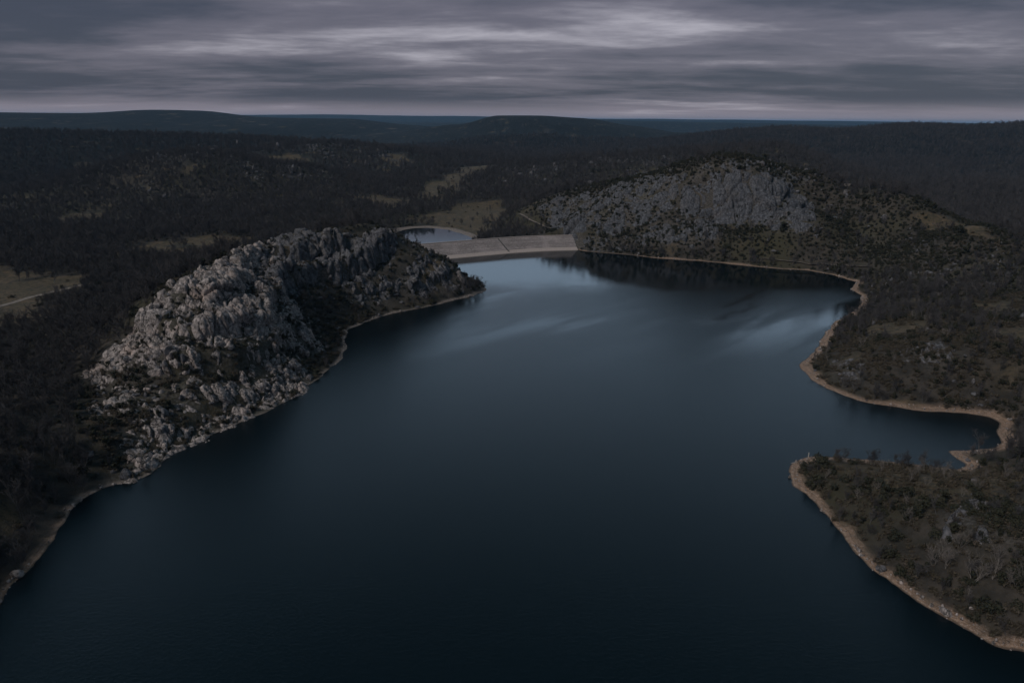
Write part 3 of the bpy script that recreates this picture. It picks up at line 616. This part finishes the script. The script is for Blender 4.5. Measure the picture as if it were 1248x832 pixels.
def grow(kind):
    parts = []; rocky = lambda x, y: np.max([polymask(x, y, p, 45) for p in ROCKY], 0)
    bands = {'tree': [(60, 700, 3.7), (700, 1300, 5.2), (1300, 2700, 9.)], 'shrub': [(60, 420, 2.7), (420, 1100, 3.2), (1100, 1900, 11)], 'heath': [(60, 420, 2.1), (420, 1000, 4.2)], 'boulder': [(100, 420, 3.2), (420, 1000, 4.0), (1000, 1900, 6.5)]}[kind]
    for y0, y1, st in bands:
        x, y = scatter(-.86*y1-70, .86*y1+70, y0, y1, st)
        k = surf_filter(x, y); x, y = x[k], y[k]
        rock, grass, beach, hill, east, spit, head = zones(x, y)
        n1 = fbm(x, y, 60, 4, 201); n2 = fbm(x, y, 22, 3, 202); n3 = fbm(x, y, 160, 3, 207)
        if kind == 'tree':
            pr = (.86+.5*n1+.5*n3)*(1-rock)*(1-.985*sst(.1, .6, grass))*(1-sst(.2, .6, beach))
            pr = pr*(1.3 if y0 >= 1300 else 1.)
            pr *= 1-.62*rocky(x, y)*sst(-.1, .15, n2)
            pr *= (1-hill*.93)*(1-spit*.62)*(1-head*.80)*(1-east*(.62-.9*n1))
        elif kind == 'shrub':
            pr = .09+.2*n1+hill*(.95+.5*n2)+east*(.26+.5*n2)+spit*(.36+1.0*n2)+head*(.62+.5*n2)
            pr = pr*(1-sst(.2, .6, beach))*(1-.94*sst(.1, .6, grass))*(1-rock*.15)*(1-.8*polymask(x, y, ROCKS['dome'], 5))*(1-.45*polymask(x, y, ROCKS['bluff'], 5))
        elif kind == 'heath':
            pr = (.06+hill*.35+east*(.55+.4*n2)+spit*(.45+.5*n2)+head*(.40+.5*n1))*(1-sst(.45, 1.0, beach))*(1-(.9-.5*spit)*sst(.1, .6, grass))*(1-rock*.3)
        else:
            pr = rock*.20+hill*(.05+.26*sst(.02, .3, n1))*sst(480, 560, y-x*.2)+east*.17*sst(.08, .25, n2)+spit*.07*sst(.05, .2, n2)+head*.12+.62*rocky(x, y)*sst(.0, .2, n2)+.02*(y > 1000)*sst(.1, .2, n1)
            d = shore_d(x, y); left = sst(20, -40, x)
            pr = pr*(1-.8*grass)*(1-beach*.9)+beach*(d > 1.2)*(.30*left*sst(180, 230, y)*sst(470, 450, y)+.02)
        k = rng.random(len(x)) < pr; x, y = x[k], y[k]
        z = H(x, y)
        sc = {'tree': rng.uniform(.62, 1.15, len(x))*(1.0 if y0 < 1300 else 1.35), 'shrub': np.exp(rng.normal(-.15, .34, len(x)))*(1. if y0 < 1100 else 1.7), 'heath': rng.uniform(.6, 1.3, len(x)), 'boulder': np.exp(rng.normal(-.3, .42, len(x)))*(1. if y0 < 420 else 1.35 if y0 < 1000 else 2.7)}[kind]
        parts.append(np.c_[x, y, z, sc])
    P = np.concatenate(parts)
    if kind == 'tree': P[:, 3] *= 1-.48*np.maximum(polymask(P[:, 0], P[:, 1], SPIT, 4), polymask(P[:, 0], P[:, 1], HEADL, 4))-.25*polymask(P[:, 0], P[:, 1], EAST, 12)
    if kind == 'boulder': P[:, 3] *= 1+.35*polymask(P[:, 0], P[:, 1], HEADL, 4)*(cover(P[:, 0], P[:, 1])[0])
    if kind == 'shrub': P[:, 3] *= np.where(polymask(P[:, 0], P[:, 1], SPIT, 4) > .5, 1.15, 1)*np.where(polymask(P[:, 0], P[:, 1], HEADL, 4) > .5, .8, 1)
    return P
def seen(P, h):
    """apparent size in pixels of each plant that the land does not hide, else 0"""
    t = np.array([(P[:, 0]), P[:, 1], P[:, 2]+h*P[:, 3]-CAM_Z]); dep = Fw@t; u = FPX*(Rt@t)/dep; v = FPX*(Up@t)/dep
    ok = (np.abs(u) < 618) & (np.abs(v) < 410) & (dep > 0)
    for f in np.linspace(.4, .985, 50):
        ok &= H(P[:, 0]*f, P[:, 1]*f) < CAM_Z+t[2]*f
    return np.where(ok, P[:, 3]/np.maximum(dep, 1)*FPX, 0)
def region(x, y):
    d = {'hill': polymask(x, y, HILL, 1), 'east': polymask(x, y, EAST, 1), 'spit': polymask(x, y, SPIT, 6), 'head': polymask(x, y, HEADL, 2)}
    D = np.hypot(x, y); r = np.where(D > 440, 'far', np.where(x < 0, 'west', 'inlet')).astype(object)
    for k, m in d.items(): r[m > .5] = k
    return r
def stuff_instances(name, label, P, sources, mat_unused=None):
    me = bpy.data.meshes.new(name); me.vertices.add(len(P)); me.vertices.foreach_set('co', P[:, :3].astype(np.float32).ravel())
    attr(me, 'rot', np.c_[rng.normal(0, .06, len(P)), rng.normal(0, .06, len(P)), rng.uniform(0, 6.283, len(P))], 'FLOAT_VECTOR')
    s = P[:, 3]; attr(me, 'size', np.c_[s*rng.uniform(.85, 1.2, len(s)), s*rng.uniform(.85, 1.2, len(s)), s*rng.uniform(.8, 1.2, len(s))], 'FLOAT_VECTOR')
    attr(me, 'kind_no', rng.integers(0, len(sources), len(P)), 'INT')
    o = obj(name, me); tag(o, label, None, kind='stuff')
    nt = bpy.data.node_groups.new(name, 'GeometryNodeTree'); nt.interface.new_socket('Geometry', in_out='INPUT', socket_type='NodeSocketGeometry'); nt.interface.new_socket('Geometry', in_out='OUTPUT', socket_type='NodeSocketGeometry')
    N = nt.nodes.new; L = nt.links.new; gi = N('NodeGroupInput'); go = N('NodeGroupOutput'); jn = N('GeometryNodeJoinGeometry')
    def na(nm, typ):
        a = N('GeometryNodeInputNamedAttribute'); a.data_type = typ; a.inputs[0].default_value = nm; return next(q for q in a.outputs if q.enabled and q.name == 'Attribute')
    rot, size, kno = na('rot', 'FLOAT_VECTOR'), na('size', 'FLOAT_VECTOR'), na('kind_no', 'INT')
    e2r = N('FunctionNodeEulerToRotation'); L(rot, e2r.inputs[0])
    for i, src in enumerate(sources):
        cmpn = N('FunctionNodeCompare'); cmpn.data_type = 'INT'; cmpn.operation = 'EQUAL'
        ii = [q for q in cmpn.inputs if q.type == 'INT']; L(kno, ii[0]); ii[1].default_value = i
        j2 = N('GeometryNodeJoinGeometry')
        for so in src:
            oi = N('GeometryNodeObjectInfo'); oi.transform_space = 'ORIGINAL'; oi.inputs[0].default_value = so; oi.inputs['As Instance'].default_value = False; L(oi.outputs['Geometry'], j2.inputs[0])
        ip = N('GeometryNodeInstanceOnPoints'); L(gi.outputs[0], ip.inputs['Points']); L(cmpn.outputs[0], ip.inputs['Selection']); L(j2.outputs[0], ip.inputs['Instance']); L(e2r.outputs[0], ip.inputs['Rotation']); L(size, ip.inputs['Scale']); L(ip.outputs[0], jn.inputs[0])
    L(jn.outputs[0], go.inputs[0])
    md = o.modifiers.new('scatter', 'NODES'); md.node_group = nt
    return o
def split300(P, h, n_=300):
    D = np.sqrt(P[:, 0]**2+P[:, 1]**2+110**2); c_ = np.argsort(-P[:, 3]/D*((np.abs(P[:, 0]) < .80*D)))[:3000]; s = np.zeros(len(P)); s[c_] = seen(P[c_], h); o = np.argsort(-s)[:n_]; o = o[s[o] > 0]; m = np.zeros(len(P), bool); m[o] = True
    return P[m], P[~m]

TREE_LABEL = {'inlet': 'bare tree in the dark brush around the head of the inlet behind the grassy spit', 'west': 'bare grey-brown tree in the dense leafless wood sloping to the water beside the granite ridge',
 'far': 'bare grey tree in the leafless woods of the valley', 'hill': 'bare tree among evergreens on the domed hill across the lake',
 'east': 'bare brownish tree in the scrub above the curved bay', 'spit': 'bare leafless tree standing among bushes on the grassy spit', 'head': 'bare tree rooted between the granite crags of the headland'}
SHRUB_LABEL = {'inlet': 'dark evergreen bush in the brush around the head of the inlet', 'west': 'dark evergreen bush at the edge of the leafless wood', 'far': 'dark round evergreen bush in the valley beyond the dam', 'hill': 'dark evergreen bush on the rocky slope of the domed hill',
 'east': 'dark evergreen bush on the brown hillside above the curved bay', 'spit': 'dark round evergreen bush on the grassy spit', 'head': 'dark evergreen bush wedged among the granite crags of the headland'}
BOULD_LABEL = {'inlet': 'grey boulder in the brush around the head of the inlet', 'west': 'grey granite boulder near the shore below the leafless wood', 'far': 'pale granite boulder in the valley woods', 'hill': 'grey boulder on the scrubby slope below the granite dome',
 'east': 'grey boulder in the brown scrub above the curved bay', 'spit': 'pale grey boulder among the bushes of the grassy spit', 'head': 'rounded granite boulder on the crags of the headland'}
GROUPS = {'inlet': 'of the inlet brush', 'west': 'of the lakeside wood', 'far': 'of the valley', 'hill': 'of the domed hill', 'east': 'of the curved bay hillside', 'spit': 'of the grassy spit', 'head': 'of the headland'}
def place_tree(protos, i, x, y, z, s, label, group, sz=1.):
    e = bpy.data.objects.new('bare_tree', None); C.objects.link(e); e.location = (x, y, z); e.rotation_euler = (rng.normal(0, .05), rng.normal(0, .05), rng.uniform(0, 6.28)); e.scale = (s, s, s*sz)
    tag(e, label, 'tree', group); t_, c_ = protos[i]
    a = obj('trunk', t_, None, e); b = obj('crown', c_, None, e); return a, b
def place_one(name, me, x, y, z, s, label, cat, group, flat=1., sink=0.):
    o = obj(name, me); o.location = (x, y, z-sink*s); o.rotation_euler = (rng.normal(0, .08), rng.normal(0, .08), rng.uniform(0, 6.28)); o.scale = (s*rng.uniform(.85, 1.2), s*rng.uniform(.85, 1.2), s*flat*rng.uniform(.8, 1.2))
    return tag(o, label, cat, group)

# the trees one can tell apart on the near spit
src_tree, src_pale = {}, {}
def at_px(px, py):
    p = unproj([(px, py)])[0]; return p[0], p[1], float(H(np.array([p[0]]), np.array([p[1]]))[0])
SPECIAL = [(1024,559,1,.85,0,'small round bare tree at the water edge, nearest the tip of the grassy spit'),(1060,561,3,1.0,0,'second bare tree from the tip along the water edge of the grassy spit'),
 (1094,563,1,.75,0,'thin bare tree just before the sapling row on the spit edge'),(1106,565,0,.75,0,'bare sapling in the middle of the row on the far edge of the spit'),(1120,567,2,.68,0,'bare sapling ending the row on the spit edge, by the little sandbar'),
 (1138,570,3,.85,0,'low spreading bare tree beside the little sandbar inlet'),
 (1137,690,0,.95,1,'pale many-stemmed bare birch above the gravel shore, first of three'),(1152,694,1,.9,1,'pale slender bare birch close beside the many-stemmed one'),
 (1185,715,0,1.0,1,'pale bare birch clump lower down the gravel shore'),(1207,712,1,1.05,1,'tall pale bare birch beside the lower clump'),(1233,720,0,.85,1,'pale bare birch farthest inland of those above the gravel shore')]
for px, py, i, s, pale, lab in SPECIAL:
    if not pale: py += 4.5; s *= 1.15
    x, y, z = at_px(px, py); ab = place_tree(PALE if pale else TREE, i, x, y, z, s, lab, 'bare trees picked out on the spit', 1. if pale else .8)
    if pale: src_pale.setdefault(i, ab)
PT = grow('tree'); big, rest = split300(PT, 6.)
used = {}
reg = region(big[:, 0], big[:, 1])
for k, (x, y, z, s) in enumerate(big):
    i = k % 4; ab = place_tree(TREE, i, x, y, z, s, TREE_LABEL[reg[k]], 'bare trees '+GROUPS[reg[k]], rng.uniform(.85, 1.15)); src_tree.setdefault(i, ab)
stuff_instances('bare_woodland', 'dense grey-brown leafless woods filling the valley', rest, [src_tree[i] for i in range(4)])
print('trees', len(PT))
PS = grow('shrub'); big, rest = split300(PS, 1.); reg = region(big[:, 0], big[:, 1]); src = {}
for k, (x, y, z, s) in enumerate(big):
    o = place_one('evergreen_bush', SHRUB[k % 3], x, y, z, s, SHRUB_LABEL[reg[k]], 'bush', 'evergreen bushes '+GROUPS[reg[k]]); src.setdefault(k % 3, (o,))
stuff_instances('evergreen_scrub', 'dark evergreen scrub over the hillsides', rest, [src[i] for i in range(3)])
print('shrubs', len(PS))
PH = grow('heath')
PB = grow('boulder'); big, rest = split300(PB, .6); reg = region(big[:, 0], big[:, 1]); src = {}
for k, (x, y, z, s) in enumerate(big):
    o = place_one('boulder', BOULD[k % 4], x, y, z, s, BOULD_LABEL[reg[k]], 'boulder', 'boulders '+GROUPS[reg[k]], 1., .25); src.setdefault(k % 4, (o,))
stuff_instances('boulder_field', 'grey boulders and broken rock strewn over the slopes', rest, [src[i] for i in range(4)])
# heath: two bushes stand as things, the rest is cover
hs = []
for k in range(2):
    x, y, z = at_px(*((1040, 640), (1090, 655))[k]); hs.append((place_one('heath_bush', HEATH[k], x, y, z, 1.1, ('low brown heather bush by the gravel shore of the spit', 'low brown heather bush in the middle of the spit slope')[k], 'bush', None),))
stuff_instances('heath_cover', 'low brown heath and undergrowth between the trees', PH, hs)
# stones of the drawdown beach
pale_stones = []
for k, (px, py, s_, lab) in enumerate([(1183, 745, .75, 'pale white boulder lying on the gravel shore below the bare birches'), (1098, 712, .6, 'smaller pale stone near the waterline of the spit shore'), (962, 583, .6, 'pale stone at the very tip of the gravel spit')]):
    me_ = BOULD[k].copy(); me_.materials.clear(); me_.materials.append(M_rock); x, y, z = at_px(px, py); pale_stones.append((place_one('boulder', me_, x, y, z, s_, lab, 'boulder', None, 1., .25),))
# thin pale saplings on the spit and above the bay
for poly, nn, lab, grp in ((SPIT, 34, 'small pale bare sapling among the bushes of the grassy spit', 'pale saplings of the grassy spit'), (EAST, 40, 'small pale bare sapling in the brown scrub above the curved bay', 'pale saplings of the curved bay hillside')):
    xs = rng.uniform(poly[:, 0].min(), poly[:, 0].max(), 4000); ys = rng.uniform(poly[:, 1].min(), poly[:, 1].max(), 4000); k = inside(xs, ys, poly) & (shore_d(xs, ys) > 7) & (np.abs(xs) < .72*ys+40); xs, ys = xs[k][:nn], ys[k][:nn]
    for k, (x, y, z) in enumerate(zip(xs, ys, H(xs, ys))): place_tree(PALE, k % 2, x, y, z, rng.uniform(.32, .62), lab, grp)
x, y = scatter(-330, 330, 80, 640, 1.5); d = shore_d(x, y); r_, g_, b_ = cover(x, y)
k = (d > .25) & (b_ > .4) & (rng.random(len(x)) < .42+.7*fbm(x, y, 12, 3, 301)); x, y = x[k], y[k]
stuff_instances('beach_stones', 'loose stones along the exposed shore', np.c_[x, y, H(x, y)-.05, np.exp(rng.normal(-1.4, .55, len(x)))], pale_stones)
print('boulders', len(PB), 'heath', len(PH))

# ------------------------------------------------------------------ small things
M_wood = plain('driftwood', (.30, .27, .24), (.42, .38, .34), 3)
def post(px, py, h, r, name, label, cat, tilt=(0, 0)):
    x, y, z = at_px(px, py); V, Q = [], []
    tube(V, Q, [Vector((0, 0, -.4)), Vector((.02, 0, h*.5)), Vector((0, .02, h*.97)), Vector((0, .02, h))], [r*1.1, r, r*.92, r*.3], 8)
    o = obj(name, mesh_np(name, V, Q), M_wood); o.location = (x, y, z); o.rotation_euler = (tilt[0], tilt[1], 0); tag(o, label, cat)
post(985, 557.5, 1.9, .16, 'wooden_post', 'short pale wooden post at the tip of the grassy spit', 'post')
post(964, 565, 2.4, .10, 'driftwood', 'pale driftwood branch lying in the shallows at the spit tip', 'driftwood', (0, 1.35))
def islet(px, py, zlev, s, label):
    x, y, z = atz(px, py, zlev); o = obj('rock_islet', BOULD[3]); o.location = (x, y, zlev-.3*s); o.scale = (s*1.6, s, s*.7); tag(o, label, 'rock')
islet(488.5, 286.5, 1., 1.5, 'pale flat rock islet in the small pond behind the dam')

# ------------------------------------------------------------------ air
bpy.ops.mesh.primitive_cube_add(size=1); hz = bpy.context.object; hz.name = 'haze'; zt = max(CAM_Z, float(tz.max()))+25; zb = float(tz.min())-1
hz.scale = (60000, 46000, zt-zb); hz.location = (0, 21000, (zt+zb)/2); hz['kind'] = 'stuff'; hz['label'] = 'thin bluish evening haze over the hills'
m = bpy.data.materials.new('haze'); m.use_nodes = True; m.node_tree.nodes.clear(); o_ = m.node_tree.nodes.new('ShaderNodeOutputMaterial'); v_ = m.node_tree.nodes.new('ShaderNodeVolumePrincipled')
v_.inputs['Color'].default_value = (.22, .46, .74, 1); v_.inputs['Density'].default_value = 3.0e-5; v_.inputs['Anisotropy'].default_value = 0.; m.node_tree.links.new(v_.outputs[0], o_.inputs['Volume']); hz.data.materials.append(m)

# ------------------------------------------------------------------ light: overcast evening
EL, AZ = R(42), R(-130)                        # azimuth from +Y, clockwise: behind the drone on its left
w = bpy.data.worlds.new('World'); scene.world = w; w.use_nodes = True; nt = w.node_tree; nt.nodes.clear()
N = nt.nodes.new; L = nt.links.new
def mth(op, a, b=0., c=0.):
    n_ = N('ShaderNodeMath'); n_.operation = op
    for s, v in zip(n_.inputs, (a, b, c)):
        if hasattr(v, 'links'): L(v, s)
        else: s.default_value = v
    return n_.outputs[0]
def rmp(v, a, b, c=0., d=1.):
    n_ = N('ShaderNodeMapRange'); n_.interpolation_type = 'SMOOTHSTEP'; L(v, n_.inputs[0])
    for i, q in enumerate((a, b, c, d)): n_.inputs[i+1].default_value = q
    return n_.outputs[0]
def mixc(f, a, b):
    n_ = N('ShaderNodeMix'); n_.data_type = 'RGBA'
    for s, v in ((n_.inputs[0], f), (n_.inputs[6], a), (n_.inputs[7], b)):
        if hasattr(v, 'links'): L(v, s)
        else: s.default_value = v if not isinstance(v, tuple) else (*v, 1)
    return n_.outputs[2]
out = N('ShaderNodeOutputWorld'); bg = N('ShaderNodeBackground'); sky = N('ShaderNodeTexSky'); sky.sky_type = 'NISHITA'; sky.sun_disc = False; sky.sun_elevation = EL; sky.sun_rotation = AZ
tc = N('ShaderNodeTexCoord').outputs['Generated']; sp_ = N('ShaderNodeSeparateXYZ'); L(tc, sp_.inputs[0])
dz = mth('MAXIMUM', sp_.outputs[2], 0.)
inv = mth('DIVIDE', 1., mth('ADD', dz, .075)); cb = N('ShaderNodeCombineXYZ'); L(mth('MULTIPLY', sp_.outputs[0], inv), cb.inputs[0]); L(mth('MULTIPLY', sp_.outputs[1], inv), cb.inputs[1])   # a flat cloud deck seen from below
def cn(scale, det, rough, vx, vy, off, dist=0.):
    mp = N('ShaderNodeMapping'); mp.inputs['Scale'].default_value = (vx, vy, 1); mp.inputs['Location'].default_value = (off, off*.7, off*.31); mp.inputs['Rotation'].default_value = (0, 0, R(-5)); L(cb.outputs[0], mp.inputs['Vector'])
    n_ = N('ShaderNodeTexNoise'); n_.inputs['Scale'].default_value = scale; n_.inputs['Detail'].default_value = det; n_.inputs['Roughness'].default_value = rough; n_.inputs['Distortion'].default_value = dist; L(mp.outputs[0], n_.inputs['Vector']); return n_.outputs['Fac']
ca = cn(.40, 5, .46, .50, 1., 3.2, .25); cb2 = cn(1.5, 6, .56, .62, 1., 8.7, .3); cc2 = cn(5., 5, .6, .8, 1., 21., .4)
den = mth('ADD', mth('MULTIPLY', ca, .70), mth('ADD', mth('MULTIPLY', cb2, .25), mth('MULTIPLY', cc2, .05)))
cloud = mixc(rmp(den, .445, .595), (.034, .038, .058), (.100, .094, .122)); cloud = mixc(rmp(den, .565, .72), cloud, (.36, .345, .39))
cloud = mixc(rmp(dz, .004, .030, .75, 0.), cloud, (.225, .195, .225))          # pinkish gap low on the horizon
front = rmp(sp_.outputs[1], -.1, .8)
thin = mixc(front, (.15, .16, .19), (.37, .50, .655))                          # bright band above the view, added and tinted for the lake to reflect
high = mixc(rmp(den, .38, .6), (.026, .058, .084), (.038, .073, .102))
cloud = mixc(rmp(dz, .152, .205), cloud, thin); cloud = mixc(rmp(dz, .22, .54), cloud, high)
nis = N('ShaderNodeMix'); nis.data_type = 'RGBA'; nis.blend_type = 'MULTIPLY'; nis.inputs[0].default_value = 1; L(sky.outputs[0], nis.inputs[6]); nis.inputs[7].default_value = (.004, .004, .004, 1)
add = N('ShaderNodeMix'); add.data_type = 'RGBA'; add.blend_type = 'ADD'; add.inputs[0].default_value = 1; L(cloud, add.inputs[6]); L(nis.outputs[2], add.inputs[7])
sc_ = N('ShaderNodeMix'); sc_.data_type = 'RGBA'; sc_.blend_type = 'MULTIPLY'; sc_.inputs[0].default_value = 1; L(add.outputs[2], sc_.inputs[6]); sc_.inputs[7].default_value = (10, 10, 10, 1)
L(sc_.outputs[2], bg.inputs[0]); bg.inputs[1].default_value = .10; L(bg.outputs[0], out.inputs[0])
sl_ = bpy.data.lights.new('sun', 'SUN'); sl_.energy = 1.5; sl_.angle = R(18); sl_.color = (1, .93, .88); so = bpy.data.objects.new('sun', sl_); C.objects.link(so)
sd = Vector((math.sin(AZ)*math.cos(EL), math.cos(AZ)*math.cos(EL), math.sin(EL))); so.rotation_euler = sd.to_track_quat('Z', 'Y').to_euler()
vs = scene.view_settings; vs.view_transform = 'Standard'; vs.look = 'None'; vs.exposure = .4; vs.gamma = 1; vs.use_curve_mapping = False
scene.render.engine = 'CYCLES'; scene.cycles.max_bounces = 5; scene.cycles.diffuse_bounces = 2; scene.cycles.volume_bounces = 1; scene.cycles.use_denoising = True
